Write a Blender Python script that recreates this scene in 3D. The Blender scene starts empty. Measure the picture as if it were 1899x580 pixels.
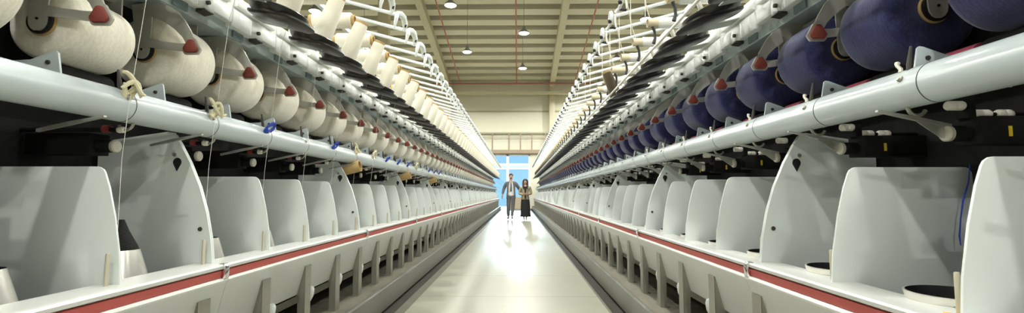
import bpy, bmesh, math, random
from mathutils import Vector, Matrix
random.seed(7)
C = bpy.context.scene.collection
PI = math.pi
X0 = -0.122          # aisle centre line
P = 0.478            # spindle gauge
YEND = 31.6
N = 62

# ------------------------------------------------------------------ materials
MATS = {}
def nodes_mat(name):
    m = bpy.data.materials.new(name); m.use_nodes = True
    nt = m.node_tree
    b = nt.nodes['Principled BSDF']
    return m, nt, b
def mat(name, col, rough=0.5, metal=0.0, var=0.06, scale=6.0, bump=0.0, bscale=60.0, spec=0.5):
    if name in MATS: return MATS[name]
    m, nt, b = nodes_mat(name)
    b.inputs['Roughness'].default_value = rough
    b.inputs['Metallic'].default_value = metal
    b.inputs['Specular IOR Level'].default_value = spec
    tc = nt.nodes.new('ShaderNodeTexCoord')
    nz = nt.nodes.new('ShaderNodeTexNoise'); nz.inputs['Scale'].default_value = scale
    nz.inputs['Detail'].default_value = 4
    nt.links.new(tc.outputs['Object'], nz.inputs['Vector'])
    mx = nt.nodes.new('ShaderNodeMix'); mx.data_type = 'RGBA'
    mx.inputs[6].default_value = tuple(max(0, c*(1-var)) for c in col) + (1,)
    mx.inputs[7].default_value = tuple(min(1, c*(1+var)) for c in col) + (1,)
    nt.links.new(nz.outputs['Fac'], mx.inputs[0])
    nt.links.new(mx.outputs[2], b.inputs['Base Color'])
    if bump:
        n2 = nt.nodes.new('ShaderNodeTexNoise'); n2.inputs['Scale'].default_value = bscale
        nt.links.new(tc.outputs['Object'], n2.inputs['Vector'])
        bp = nt.nodes.new('ShaderNodeBump'); bp.inputs['Strength'].default_value = bump
        bp.inputs['Distance'].default_value = 0.01
        nt.links.new(n2.outputs['Fac'], bp.inputs['Height'])
        nt.links.new(bp.outputs['Normal'], b.inputs['Normal'])
    MATS[name] = m
    return m
def yarn_mat(name, col, axis=1, scale=60.0, sheen=0.3, var=0.12):
    m, nt, b = nodes_mat(name)
    b.inputs['Roughness'].default_value = 0.75
    b.inputs['Specular IOR Level'].default_value = 0.25
    b.inputs['Sheen Weight'].default_value = sheen
    tc = nt.nodes.new('ShaderNodeTexCoord')
    wv = nt.nodes.new('ShaderNodeTexWave'); wv.wave_type = 'BANDS'
    wv.bands_direction = 'XYZ'[axis]
    wv.inputs['Scale'].default_value = scale
    wv.inputs['Distortion'].default_value = 9.0
    wv.inputs['Detail'].default_value = 3.0; wv.inputs['Detail Scale'].default_value = 2.5
    nt.links.new(tc.outputs['Object'], wv.inputs['Vector'])
    nz = nt.nodes.new('ShaderNodeTexNoise'); nz.inputs['Scale'].default_value = 9.0
    nt.links.new(tc.outputs['Object'], nz.inputs['Vector'])
    ad = nt.nodes.new('ShaderNodeMath'); ad.operation = 'MULTIPLY_ADD'
    ad.inputs[1].default_value = 0.45
    nt.links.new(wv.outputs['Fac'], ad.inputs[0]); 
    ml = nt.nodes.new('ShaderNodeMath'); ml.operation = 'MULTIPLY'; ml.inputs[1].default_value = 0.55
    nt.links.new(nz.outputs['Fac'], ml.inputs[0]); nt.links.new(ml.outputs[0], ad.inputs[2])
    mx = nt.nodes.new('ShaderNodeMix'); mx.data_type = 'RGBA'
    mx.inputs[6].default_value = tuple(c*(1-var) for c in col) + (1,)
    mx.inputs[7].default_value = tuple(min(1, c*(1+var)) for c in col) + (1,)
    nt.links.new(ad.outputs[0], mx.inputs[0]); nt.links.new(mx.outputs[2], b.inputs['Base Color'])
    bp = nt.nodes.new('ShaderNodeBump'); bp.inputs['Strength'].default_value = 0.10; bp.inputs['Distance'].default_value = 0.002
    nt.links.new(wv.outputs['Fac'], bp.inputs['Height']); nt.links.new(bp.outputs['Normal'], b.inputs['Normal'])
    MATS[name] = m
    return m
def emit_mat(name, col, s):
    m, nt, b = nodes_mat(name)
    b.inputs['Base Color'].default_value = col + (1,)
    b.inputs['Emission Color'].default_value = col + (1,)
    b.inputs['Emission Strength'].default_value = s
    MATS[name] = m
    return m
def glass_mat(name, tint, gloss=0.12):
    m = bpy.data.materials.new(name); m.use_nodes = True
    nt = m.node_tree; nt.nodes.clear()
    out = nt.nodes.new('ShaderNodeOutputMaterial')
    tr = nt.nodes.new('ShaderNodeBsdfTransparent'); tr.inputs[0].default_value = tint + (1,)
    gl = nt.nodes.new('ShaderNodeBsdfGlossy'); gl.inputs['Roughness'].default_value = 0.04
    mx = nt.nodes.new('ShaderNodeMixShader'); mx.inputs[0].default_value = gloss
    nt.links.new(tr.outputs[0], mx.inputs[1]); nt.links.new(gl.outputs[0], mx.inputs[2])
    nt.links.new(mx.outputs[0], out.inputs[0])
    MATS[name] = m
    return m

WHITE = mat('white_enamel', (0.70, 0.74, 0.735), 0.28, var=0.03)
BRIGHT = mat('bright_enamel', (0.86, 0.88, 0.87), 0.35, var=0.02)
PANEL = mat('divider_enamel', (0.74, 0.785, 0.77), 0.33, var=0.03, scale=3)
PIPEM = mat('pipe_enamel', (0.49, 0.545, 0.56), 0.22, var=0.03)
RAILM = mat('rail_enamel', (0.62, 0.63, 0.60), 0.3, var=0.04)
APRON = mat('apron_enamel', (0.74, 0.76, 0.735), 0.33, var=0.03)
BLUEG = mat('blue_grey_enamel', (0.50, 0.58, 0.60), 0.35, var=0.05)
ALU = mat('aluminium', (0.50, 0.50, 0.45), 0.35, 0.7, var=0.12, scale=25)
STEEL = mat('steel', (0.80, 0.78, 0.72), 0.25, 0.75, var=0.08, scale=20)
ZINC = mat('zinc_plate', (0.36, 0.35, 0.30), 0.4, 0.6, var=0.12, scale=14)
CRADLE = mat('cradle_metal', (0.52, 0.51, 0.46), 0.42, 0.35, var=0.10, scale=9)
CHROME = mat('chrome', (0.8, 0.8, 0.8), 0.12, 1.0, var=0.02)
REDK = mat('red_knob', (0.24, 0.045, 0.032), 0.55, var=0.08)
REDS = mat('red_strip', (0.40, 0.075, 0.062), 0.5, var=0.08, scale=4)
CRIM = mat('crimson_sleeve', (0.33, 0.05, 0.09), 0.7, var=0.1)
BLACKP = mat('black_plastic', (0.022, 0.021, 0.018), 0.30, var=0.3, scale=14, bump=0.05)
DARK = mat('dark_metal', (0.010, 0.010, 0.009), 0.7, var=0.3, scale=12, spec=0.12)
DARK2 = mat('dark_grey_metal', (0.055, 0.052, 0.045), 0.55, var=0.3, scale=12, spec=0.3)
BLACK = mat('black_rubber', (0.010, 0.010, 0.012), 0.55, var=0.2)
CERAM = mat('ceramic', (0.78, 0.75, 0.65), 0.35, var=0.04)
ROD = mat('beige_rod', (0.55, 0.50, 0.38), 0.4, 0.2, var=0.06)
PLINTH = mat('plinth_paint', (0.18, 0.18, 0.155), 0.34, 0.2, var=0.10, scale=4, bump=0.03)
LEDGE = mat('dusty_ledge', (0.145, 0.135, 0.10), 0.8, var=0.35, scale=18)
CARD = mat('cardboard', (0.48, 0.33, 0.13), 0.7, var=0.08)
CARD2 = mat('cream_card', (0.66, 0.57, 0.40), 0.7, var=0.06)
CREAM = yarn_mat('cream_yarn', (0.86, 0.815, 0.685), 1, 14, var=0.10)
NAVY = yarn_mat('navy_yarn', (0.030, 0.034, 0.120), 1, 20, sheen=0.3, var=0.42)
ECRU = yarn_mat('ecru_yarn', (0.78, 0.74, 0.62), 2, 40)
WHITEY = yarn_mat('thin_white_yarn', (0.78, 0.77, 0.70), 2, 40)
DBROWN = yarn_mat('dark_brown_yarn', (0.07, 0.05, 0.025), 2, 50)
THREAD = mat('thread', (0.80, 0.77, 0.68), 0.8)
KNOTC = mat('cream_knot_yarn', (0.78, 0.72, 0.50), 0.85, bump=0.3, bscale=300)
BLUEY = mat('blue_yarn', (0.025, 0.06, 0.40), 0.8, bump=0.3, bscale=300)
YELLOW = mat('warning_yellow', (0.72, 0.52, 0.03), 0.5)
FLOORM = mat('border_concrete', (0.12, 0.115, 0.08), 0.55, var=0.3, scale=5, bump=0.1, bscale=30)
GUTTER = mat('gutter_dirt', (0.030, 0.026, 0.018), 0.9, var=0.5, scale=20)
WALLM = mat('wall_panel', (0.72, 0.70, 0.57), 0.6, var=0.03)
WALLD = mat('wall_trim', (0.40, 0.39, 0.28), 0.6, var=0.05)
ROOFM = mat('roof_sheet', (0.19, 0.185, 0.13), 0.6, var=0.08)  # olive sheet, its colour darkened to hold the deep shade between purlins
PURL = mat('purlin_paint', (0.80, 0.765, 0.60), 0.5, var=0.04)
BEAM = mat('beam_paint', (0.66, 0.61, 0.44), 0.5, var=0.04)
REDP = mat('red_pipe', (0.50, 0.13, 0.09), 0.45)
BROWN = mat('brown_steel', (0.32, 0.24, 0.17), 0.5)
BEIGE = mat('beige_board', (0.60, 0.50, 0.36), 0.6)
LENS = emit_mat('lamp_lens', (1.0, 0.97, 0.86), 40)
GLASS = glass_mat('door_glass', (0.72, 0.88, 0.97), 0.10)
SKIN = mat('skin', (0.50, 0.29, 0.20), 0.5)
SUIT = mat('grey_suit', (0.115, 0.125, 0.135), 0.8)
SHIRT = mat('white_shirt', (0.72, 0.72, 0.70), 0.7)
TIE = mat('dark_tie', (0.045, 0.045, 0.06), 0.6)
SHOE = mat('dark_shoe', (0.02, 0.022, 0.03), 0.35)
HAIRB = mat('brown_hair', (0.10, 0.06, 0.03), 0.6)
HAIRD = mat('dark_hair', (0.022, 0.016, 0.013), 0.5)
BEIJ = mat('beige_jacket', (0.36, 0.32, 0.20), 0.8)
BLKS = mat('black_skirt', (0.014, 0.014, 0.016), 0.8)

def walkway_mat():
    m, nt, b = nodes_mat('walkway_concrete')
    tc = nt.nodes.new('ShaderNodeTexCoord')
    n1 = nt.nodes.new('ShaderNodeTexNoise'); n1.inputs['Scale'].default_value = 2.2; n1.inputs['Detail'].default_value = 6
    mp = nt.nodes.new('ShaderNodeMapping'); mp.inputs['Scale'].default_value = (1, 3.5, 1)
    nt.links.new(tc.outputs['Object'], mp.inputs['Vector']); nt.links.new(mp.outputs[0], n1.inputs['Vector'])
    mx = nt.nodes.new('ShaderNodeMix'); mx.data_type = 'RGBA'
    mx.inputs[6].default_value = (0.27, 0.268, 0.205, 1); mx.inputs[7].default_value = (0.41, 0.405, 0.33, 1)
    nt.links.new(n1.outputs['Fac'], mx.inputs[0]); nt.links.new(mx.outputs[2], b.inputs['Base Color'])
    wv = nt.nodes.new('ShaderNodeTexWave'); wv.bands_direction = 'Y'; wv.inputs['Scale'].default_value = 0.314/1.2; wv.inputs['Distortion'].default_value = 0.0
    nt.links.new(tc.outputs['Object'], wv.inputs['Vector'])
    cr = nt.nodes.new('ShaderNodeMapRange'); cr.inputs[1].default_value = 0.0; cr.inputs[2].default_value = 0.0009; cr.inputs[3].default_value = 0.55; cr.inputs[4].default_value = 1.0
    nt.links.new(wv.outputs['Fac'], cr.inputs[0])
    m2 = nt.nodes.new('ShaderNodeMix'); m2.data_type = 'RGBA'; m2.blend_type = 'MULTIPLY'; m2.inputs[0].default_value = 1.0
    nt.links.new(mx.outputs[2], m2.inputs[6]); nt.links.new(cr.outputs[0], m2.inputs[7]); nt.links.new(m2.outputs[2], b.inputs['Base Color'])
    rr = nt.nodes.new('ShaderNodeMapRange'); rr.inputs[3].default_value = 0.24; rr.inputs[4].default_value = 0.42
    nt.links.new(n1.outputs['Fac'], rr.inputs[0]); nt.links.new(rr.outputs[0], b.inputs['Roughness'])
    MATS['walkway'] = m
    return m
WALK = walkway_mat()

# ------------------------------------------------------------------ mesh builder
class MB:
    def __init__(s): s.v = []; s.f = []; s.mi = []; s.cur = 0
    def m(s, i): s.cur = i; return s
    def add(s, vs, fs):
        o = len(s.v); s.v += [tuple(v) for v in vs]
        for f in fs: s.f.append([i+o for i in f]); s.mi.append(s.cur)
        return s
    def box(s, a, b):
        x0, y0, z0 = a; x1, y1, z1 = b
        return s.add([(x0,y0,z0),(x1,y0,z0),(x1,y1,z0),(x0,y1,z0),(x0,y0,z1),(x1,y0,z1),(x1,y1,z1),(x0,y1,z1)],
                     [(0,3,2,1),(4,5,6,7),(0,1,5,4),(1,2,6,5),(2,3,7,6),(3,0,4,7)])
    def prism(s, poly, y0, y1, ysh=None):
        """poly in (x,z) extruded along y; ysh(x,z) shears y"""
        n = len(poly); g = ysh or (lambda x, z: 0)
        vs = [(x, y0+g(x,z), z) for x, z in poly] + [(x, y1+g(x,z), z) for x, z in poly]
        fs = [tuple(range(n)), tuple(range(2*n-1, n-1, -1))] + [(i, i+n, (i+1)%n+n, (i+1)%n) for i in range(n)]
        return s.add(vs, fs)
    def tube(s, pts, r, n=8, closed=False, rad=None):
        pts = [Vector(p) for p in pts]; k = len(pts); rings = []
        prev = None
        for i, p in enumerate(pts):
            if closed: t = pts[(i+1)%k] - pts[i-1]
            else: t = pts[min(i+1,k-1)] - pts[max(i-1,0)]
            t.normalize()
            if prev is None:
                a = Vector((0,0,1)) if abs(t.z) < 0.9 else Vector((1,0,0))
                u = t.cross(a).normalized()
            else:
                u = (prev - t*prev.dot(t)).normalized()
            prev = u; w = t.cross(u)
            rr = rad[i] if rad else r
            rings.append([p + (u*math.cos(2*PI*j/n) + w*math.sin(2*PI*j/n))*rr for j in range(n)])
        vs = [v for rg in rings for v in rg]; fs = []
        for i in range(k if closed else k-1):
            for j in range(n):
                a, b_ = i*n, ((i+1)%k)*n
                fs.append((a+j, a+(j+1)%n, b_+(j+1)%n, b_+j))
        if not closed:
            fs.append(tuple(range(n-1,-1,-1))); fs.append(tuple(range((k-1)*n, k*n)))
        return s.add(vs, fs)
    def lathe(s, prof, origin, axis, n=24, closed_prof=False):
        """prof: (t along axis, radius)"""
        o = Vector(origin); ax = Vector(axis).normalized()
        a = Vector((0,0,1)) if abs(ax.z) < 0.9 else Vector((1,0,0))
        u = ax.cross(a).normalized(); w = ax.cross(u)
        vs = []; fs = []
        for t, r in prof:
            for j in range(n):
                th = 2*PI*j/n
                vs.append(o + ax*t + (u*math.cos(th)+w*math.sin(th))*r)
        k = len(prof)
        for i in range(k if closed_prof else k-1):
            i2 = (i+1) % k
            for j in range(n): fs.append((i*n+j, i*n+(j+1)%n, i2*n+(j+1)%n, i2*n+j))
        if not closed_prof:
            fs.append(tuple(range(n-1,-1,-1))); fs.append(tuple(range((k-1)*n, k*n)))
        return s.add(vs, fs)
    def cyl(s, a, b, r, n=16, r2=None):
        a = Vector(a); b = Vector(b); L = (b-a).length
        return s.lathe([(0,r),(L,r if r2 is None else r2)], a, b-a, n)
    def sphere(s, c, r, n=12, sc=(1,1,1)):
        c = Vector(c); vs = []; fs = []; k = n//2+1
        for i in range(k):
            ph = PI*i/(k-1); rr = max(math.sin(ph), 0.02)
            for j in range(n):
                th = 2*PI*j/n
                vs.append(c + Vector((rr*math.cos(th)*r*sc[0], rr*math.sin(th)*r*sc[1], math.cos(ph)*r*sc[2])))
        for i in range(k-1):
            for j in range(n): fs.append((i*n+j, i*n+(j+1)%n, (i+1)*n+(j+1)%n, (i+1)*n+j))
        fs.append(tuple(range(n))); fs.append(tuple(range(k*n-1, (k-1)*n-1, -1)))
        return s.add(vs, fs)
    def mesh(s, name, mats, smooth=35, bevel=0):
        me = bpy.data.meshes.new(name); me.from_pydata(s.v, [], s.f)
        if not isinstance(mats, (list, tuple)): mats = [mats]
        for mm in mats: me.materials.append(mm)
        me.polygons.foreach_set('material_index', s.mi)
        bm = bmesh.new(); bm.from_mesh(me)
        bmesh.ops.recalc_face_normals(bm, faces=bm.faces)
        if bevel:
            ed = [e for e in bm.edges if e.is_manifold and e.calc_face_angle(0) > 0.6]
            bmesh.ops.bevel(bm, geom=ed, offset=bevel, segments=2, profile=0.5, affect='EDGES', clamp_overlap=True)
        bm.to_mesh(me); bm.free()
        me.polygons.foreach_set('use_smooth', [True]*len(me.polygons))
        me.set_sharp_from_angle(angle=math.radians(smooth))
        return me
    def obj(s, name, mats, parent=None, loc=(0,0,0), smooth=35, bevel=0):
        return link(name, s.mesh(name, mats, smooth, bevel), parent, loc)
def link(name, me, parent=None, loc=(0,0,0)):
    o = bpy.data.objects.new(name, me); C.objects.link(o); o.location = loc
    if parent: o.parent = parent
    return o
def tag(o, label=None, cat=None, group=None, kind=None):
    if label: o['label'] = label
    if cat: o['category'] = cat
    if group: o['group'] = group
    if kind: o['kind'] = kind
    return o
def empty(name, loc=(0,0,0)):
    o = bpy.data.objects.new(name, None); C.objects.link(o); o.location = loc; o.empty_display_size = 0.1
    return o
def copy_tree(o, parent=None, kids=None):
    c = o.copy(); C.objects.link(c)
    c.parent = parent
    for ch in list(KIDS.get(o.name, [])):
        copy_tree(ch, c)
    return c
KIDS = {}
def child(o):
    KIDS.setdefault(o.parent.name, []).append(o); return o
ONES = 'zeroth first second third fourth fifth sixth seventh eighth ninth tenth eleventh twelfth thirteenth fourteenth fifteenth sixteenth seventeenth eighteenth nineteenth'.split()
TENS = {2:'twenty',3:'thirty',4:'forty',5:'fifty',6:'sixty'}
TENTH = {2:'twentieth',3:'thirtieth',4:'fortieth',5:'fiftieth',6:'sixtieth'}
def ordn(n):
    if n < 20: return ONES[n]
    return TENTH[n//10] if n % 10 == 0 else TENS[n//10] + '-' + ONES[n%10]
def arc(cx, cz, r, a0, a1, n): return [(cx+r*math.cos(a0+(a1-a0)*i/n), cz+r*math.sin(a0+(a1-a0)*i/n)) for i in range(n+1)]
def ribbon(pts, w):
    """closed polygon around a polyline in 2D with half widths w (list)"""
    L = []; R = []
    for i, (x, z) in enumerate(pts):
        a = pts[max(i-1,0)]; b = pts[min(i+1,len(pts)-1)]
        dx, dz = b[0]-a[0], b[1]-a[1]; l = math.hypot(dx,dz) or 1
        nx, nz = -dz/l, dx/l; h = w[i] if isinstance(w,(list,tuple)) else w
        L.append((x+nx*h, z+nz*h)); R.append((x-nx*h, z-nz*h))
    return L, R
def add_ribbon(mb, pts, w, y0, y1, ysh):
    L, R = ribbon(pts, w); n = len(pts)
    vs = []
    for q in (L, R):
        for x, z in q: vs.append((x, y0+ysh(x,z), z))
    for q in (L, R):
        for x, z in q: vs.append((x, y1+ysh(x,z), z))
    fs = []
    for i in range(n-1):
        fs += [(i, i+1, n+i+1, n+i), (2*n+i, 3*n+i, 3*n+i+1, 2*n+i+1), (i, 2*n+i, 2*n+i+1, i+1), (n+i, n+i+1, 3*n+i+1, 3*n+i)]
    fs += [(0, n, 3*n, 2*n), (n-1, 3*n-1, 4*n-1, 2*n-1)]
    mb.add(vs, fs)

# ------------------------------------------------------------------ machine
def build_machine(s):
    """s=-1 left, +1 right.  Machine frame: origin on the aisle centre line, x = s*w"""
    side = 'left' if s < 0 else 'right'
    M = empty('twisting_machine', (X0, 0, 0))
    tag(M, {'left': 'long white yarn twisting machine lining the left side of the aisle, cream packages on it',
            'right': 'long white yarn twisting machine lining the right side of the aisle, navy packages on it'}[side], 'machine',
        'twisting machines along the aisle')
    Y0 = 0.25
    yp = 1.59 if s < 0 else 1.19            # divider k=0
    yh = 1.685 if s < 0 else 1.69            # near end of package k=0
    yu = yp + (0.215 if s < 0 else 0.262)    # spindle centre k=0
    yf = yp + (-0.165 if s < 0 else -0.10)  # support bracket
    ypin = 1.66 if s < 0 else 1.42
    hi0 = 1 if s < 0 else 2
    def pw(poly): return [(s*w, z) for w, z in poly]
    def long_prism(name, poly, m, parent=M, y0=Y0, y1=YEND, bevel=0):
        return MB().prism(pw(poly), y0, y1).obj(name, m, parent, bevel=bevel)
    # --- base
    long_prism('plinth', [(1.0,0.03),(1.0,0.205),(1.008,0.215),(1.03,0.215),(1.03,0.20),(1.05,0.03)], PLINTH)
    long_prism('ledge', [(1.03,0.0),(1.03,0.208),(1.70,0.208),(1.70,0.0)], LEDGE)
    # vertical machine core, dark recess behind everything
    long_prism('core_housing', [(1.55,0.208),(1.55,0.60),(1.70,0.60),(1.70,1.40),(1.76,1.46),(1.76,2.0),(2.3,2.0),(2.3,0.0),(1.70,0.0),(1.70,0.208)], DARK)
    long_prism('spindle_bed', [(1.255,0.50),(1.255,0.53),(1.70,0.53),(1.70,0.50)], DARK2)
    long_prism('lower_bar', [(1.30,0.30),(1.30,0.345),(1.345,0.345),(1.345,0.30)], ZINC)
    # --- rail
    rl = long_prism('rail', [(1.108,0.688),(1.106,0.700),(1.112,0.706),(1.25,0.706),(1.25,0.62),(1.24,0.62),(1.24,0.688)], RAILM)
    long_prism('rail_channel', [(1.122,0.640),(1.122,0.688),(1.24,0.688),(1.24,0.640)], ALU, rl)
    long_prism('red_strip', [(1.112,0.652),(1.110,0.680),(1.1225,0.682),(1.1225,0.650)], REDS, rl)
    # apron panels, one per four spindles
    hs = [yp + P*(hi0 + 4*j) for j in range(-1, 17)]
    for j in range(len(hs)-1):
        a, b = max(hs[j], Y0)+0.002, min(hs[j+1], YEND)-0.002
        if b <= a: continue
        long_prism('apron_panel', [(1.124,0.652),(1.104,0.648),(1.101,0.641),(1.103,0.632),(1.112,0.622),(1.165,0.418),(1.172,0.412),(1.215,0.412),(1.215,0.418),(1.174,0.421),(1.122,0.624),(1.124,0.64)], APRON, M, a, b)
    clip = MB().prism(pw([(1.100,0.645),(1.096,0.652),(1.096,0.694),(1.104,0.709),(1.125,0.709),(1.125,0.704),(1.108,0.696),(1.108,0.645)]), -0.014, 0.014).mesh('rail_clip', CHROME, bevel=0.001)
    for j, h in enumerate(hs):
        if 0.4 < h < YEND: link('rail_clip', clip, rl, (0, h-0.02, 0))
    # --- support brackets (fins)
    f = MB(); FW = 0.078
    f.prism(pw([(1.119,0.580),(1.119,0.209),(1.122,0.209),(1.122,0.580)]), 0.0, FW)
    for q in (0.0, FW-0.003):
        f.prism(pw([(1.1205,0.580),(1.1205,0.209),(1.160,0.209),(1.163,0.395),(1.172,0.414),(1.166,0.420),(1.124,0.580)]), q, q+0.003)
    f.prism(pw([(1.1205,0.209),(1.1205,0.213),(1.18,0.213),(1.18,0.209)]), -0.004, FW+0.004)
    fin = f.mesh('support_bracket', ZINC)
    bulb = MB()
    bulb.lathe([(0,0.012),(0.012,0.026),(0.045,0.034),(0.085,0.03),(0.10,0.02)], (s*1.185,0,0.335), (-0.25*s,0,1), 12)
    bulb.cyl((s*1.185,0,0.34), (s*1.20,0,0.20), 0.010, 10)
    bulbm = bulb.mesh('spindle_foot', WHITE)
    # --- dividers
    low = [(1.172,0.56),(1.172,0.70),(1.180,0.80),(1.202,0.925),(1.226,1.02),(1.243,1.068),(1.250,1.080),(1.262,1.088),(1.275,1.090),(1.64,1.090),(1.652,1.085),(1.660,1.072),(1.665,0.95),(1.665,0.56)]
    hig = [(1.172,0.56),(1.172,0.70),(1.185,0.81),(1.208,0.92),(1.243,1.03),(1.290,1.135),(1.335,1.215),(1.360,1.252),(1.372,1.262),(1.40,1.262),(1.69,1.215),(1.69,0.56)]
    lowm = MB().prism(pw(low), -0.004, 0.004).mesh('divider_panel', PANEL, bevel=0.0015)
    h = MB(); h.prism(pw(hig), -0.004, 0.005)
    h.prism(pw([(w+0.004, z-0.002) for w, z in hig]), 0.0045, 0.0075)
    h.prism(pw(hig), 0.007, 0.016)
    add_ribbon(h, pw([(1.372,1.260),(1.69,1.213)]), 0.004, -0.03, 0.02, lambda x, z: 0)
    him = h.mesh('tall_divider_panel', PANEL)
    hole = MB()
    hole.prism([(s*1.343+x, z) for x, z in [(0.018*math.cos(a), 1.135+0.019*math.sin(a)) for a in [PI*(-0.15)+PI*1.3*i/12 for i in range(13)]] + [(0, 1.096)]], -0.0062, 0.0062)
    lat = hole.mesh('latch_hole', BLACK)
    bo = MB()
    bo.lathe([(0,0.009),(0.004,0.008)], (s*1.357,-0.0035,1.168), (0,-1,0), 12)
    boltm = bo.mesh('bolt', ZINC)
    bo = MB(); bo.lathe([(0,0.010),(0.005,0.008)], (s*1.231,-0.0035,0.85), (0,-1,0), 12); bolt2 = bo.mesh('bolt', DARK2)
    rodm = MB().lathe([(0,0.0065),(0.23,0.0065),(0.234,0.005)], (s*1.195,0,0.575), (0,0,1), 10).mesh('guide_rod', ROD)
    # --- pots
    pot = MB()
    if s > 0:
        zt = 0.722
        pot.m(0).lathe([(0,0.095),(0.01,0.105),(zt-0.545,0.112),(zt-0.53,0.117),(zt-0.524,0.117),(zt-0.524,0.111)], (s*1.33,0,0.53), (0,0,1), 32)
        pot.v = pot.v; 
        # open mouth: drop the cap, add an inner wall and a bottom
        pot.f.pop(); pot.mi.pop()
        pot.m(1).lathe([(zt-0.53+0.0065,0.111),(zt-0.56,0.108),(0.04,0.10)], (s*1.33,0,0.53), (0,0,1), 32)
        pot.f.pop(-2); pot.mi.pop(-2)
    else:
        pot.m(0).lathe([(0,0.10),(0.12,0.105),(0.13,0.085),(0.15,0.092),(0.165,0.089),(0.265,0.060)], (s*1.345,0,0.53), (0,0,1), 32)
        pot.f.pop(); pot.mi.pop()
        pot.m(1).lathe([(0.265,0.060),(0.22,0.058),(0.2,0.05)], (s*1.345,0,0.53), (0,0,1), 32)
        pot.f.pop(-2); pot.mi.pop(-2)
    potm = pot.mesh('spindle_pot', [STEEL, BLACK])
    # --- suction pipe
    pipe = MB().cyl((s*1.30, Y0, 1.314), (s*1.30, YEND, 1.314), 0.058, 48).obj('suction_pipe', PIPEM, M)
    ring = MB().lathe([(-0.0015,0.0575),(-0.0015,0.0588),(0.0015,0.0588),(0.0015,0.0575)], (s*1.30,0,1.314), (0,1,0), 40, True).mesh('pipe_joint', DARK2)
    pin = MB(); pin.lathe([(0,0.006),(0.02,0.008),(0.075,0.004)], (s*1.272,0,1.360), (0.15*s,0,1), 8)
    pinm = pin.mesh('pipe_pin', DARK2)
    sc = MB(); sc.lathe([(0,0.009),(0.006,0.009),(0.010,0.005)], (s*1.2475,0,1.335), (-1*s,0,0.35), 10)
    screwm = sc.mesh('pipe_screw', ZINC)
    # --- winding drums, cradle
    HW, HZ = 1.59, 1.65
    drum = MB().lathe([(-0.01,0.02),(0,0.045),(0.272,0.045),(0.282,0.02)], (s*HW,0,1.436), (0,1,0), 24).mesh('winding_drum', DARK)
    slv = MB().lathe([(0,0.030),(0.004,0.041),(0.146,0.041),(0.15,0.030)], (s*HW,-0.178,1.436), (0,1,0), 20).mesh('drum_sleeve', CRIM) if s > 0 else None
    MB().cyl((s*HW, Y0, 1.436), (s*HW, YEND, 1.436), 0.014, 12).obj('drum_shaft', DARK2, M)
    nz = lambda x, z: 0
    cr = MB()
    ph = -0.022 if s < 0 else 0.290     # plane of the handle side
    pp = 0.288 if s < 0 else -0.022     # plane of the plain side
    add_ribbon(cr, pw([(HW,1.612),(HW,1.620),(HW,1.634),(HW,1.65),(HW,1.70),(1.592,1.78),(1.60,1.868)]), [0.010,0.022,0.031,0.034,0.036,0.042,0.048], pp, pp+0.006, nz)
    add_ribbon(cr, pw([(HW,1.612),(HW,1.620),(HW,1.634),(HW,1.65),(HW,1.70),(1.592,1.78),(1.60,1.868)]), [0.010,0.022,0.031,0.034,0.036,0.042,0.048], ph, ph+0.006, nz)
    add_ribbon(cr, pw([(1.60,1.690),(1.56,1.684),(1.50,1.674),(1.42,1.664),(1.36,1.660)]), [0.026,0.020,0.0175,0.017,0.020], ph-0.0005, ph+0.0065, nz)
    add_ribbon(cr, pw([(1.36,1.655),(1.366,1.685),(1.385,1.722),(1.418,1.765),(1.455,1.800),(1.496,1.825),(1.545,1.840),(1.60,1.845)]), [0.024,0.021,0.023,0.030,0.036,0.038,0.034,0.026], ph-0.001, ph+0.007, nz)
    tri = [(1.360+0.036*math.cos(PI/2+2*PI*i/3+da), 1.662+0.036*math.sin(PI/2+2*PI*i/3+da)) for i in range(3) for da in (-0.32,-0.12,0.12,0.32)]
    tri = [(1.360+(a-1.360)*1.22, 1.662+(b-1.662)*1.22) for a, b in tri]
    cr.prism(pw(tri), ph-0.002, ph+0.008)
    cr.cyl((s*1.60, -0.03, 1.852), (s*1.60, 0.305, 1.852), 0.014, 12)
    crm = cr.mesh('cradle', CRADLE)
    tri2 = [(1.360+(a-1.360)*0.78, 1.662+(b-1.662)*0.78) for a, b in tri]
    knobm = MB().prism(pw(tri2), ph-0.016, ph-0.0015).mesh('red_knob', REDK, bevel=0.004)
    hubm = MB().lathe([(-0.016,0.020),(-0.015,0.047),(0.002,0.047),(0.006,0.030)], (s*HW,0,HZ), (0,1,0), 28).mesh('hub', BLACK)
    hubb = MB().lathe([(0,0.005),(0.004,0.004)], (s*HW,-0.022,HZ+0.005), (0,-1,0), 10).mesh('hub_screw', DARK)
    bp_ = MB().prism(pw([(1.385,1.34),(1.408,1.468),(1.415,1.474),(1.428,1.472),(1.50,1.445),(1.60,1.44),(1.72,1.44),(1.72,1.34)]), -0.004, 0.004).mesh('drum_bracket', mat('bracket_enamel',(0.55,0.63,0.66),0.35), bevel=0.001)
    bpb = MB().lathe([(0,0.008),(0.005,0.007)], (s*1.438,-0.004,1.435), (0,-1,0), 10).mesh('bolt', DARK2)
    # --- feed unit under the pipe
    fu = MB()
    fu.cyl((s*1.405,0,1.178), (s*1.46,0,1.178), 0.024, 16)
    fu.box((min(s*1.46,s*1.72),-0.045,1.145), (max(s*1.46,s*1.72),0.045,1.225))
    fum = fu.mesh('feed_unit', DARK, bevel=0.002)
    capm = MB().lathe([(0,0.023),(0.012,0.024),(0.016,0.021)], (s*1.407,0,1.178), (-s,0,0), 20).mesh('end_cap', mat('grey_cap',(0.48,0.46,0.38),0.4))
    lev = MB()
    ly = 0.0 if s > 0 else 0.19
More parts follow.
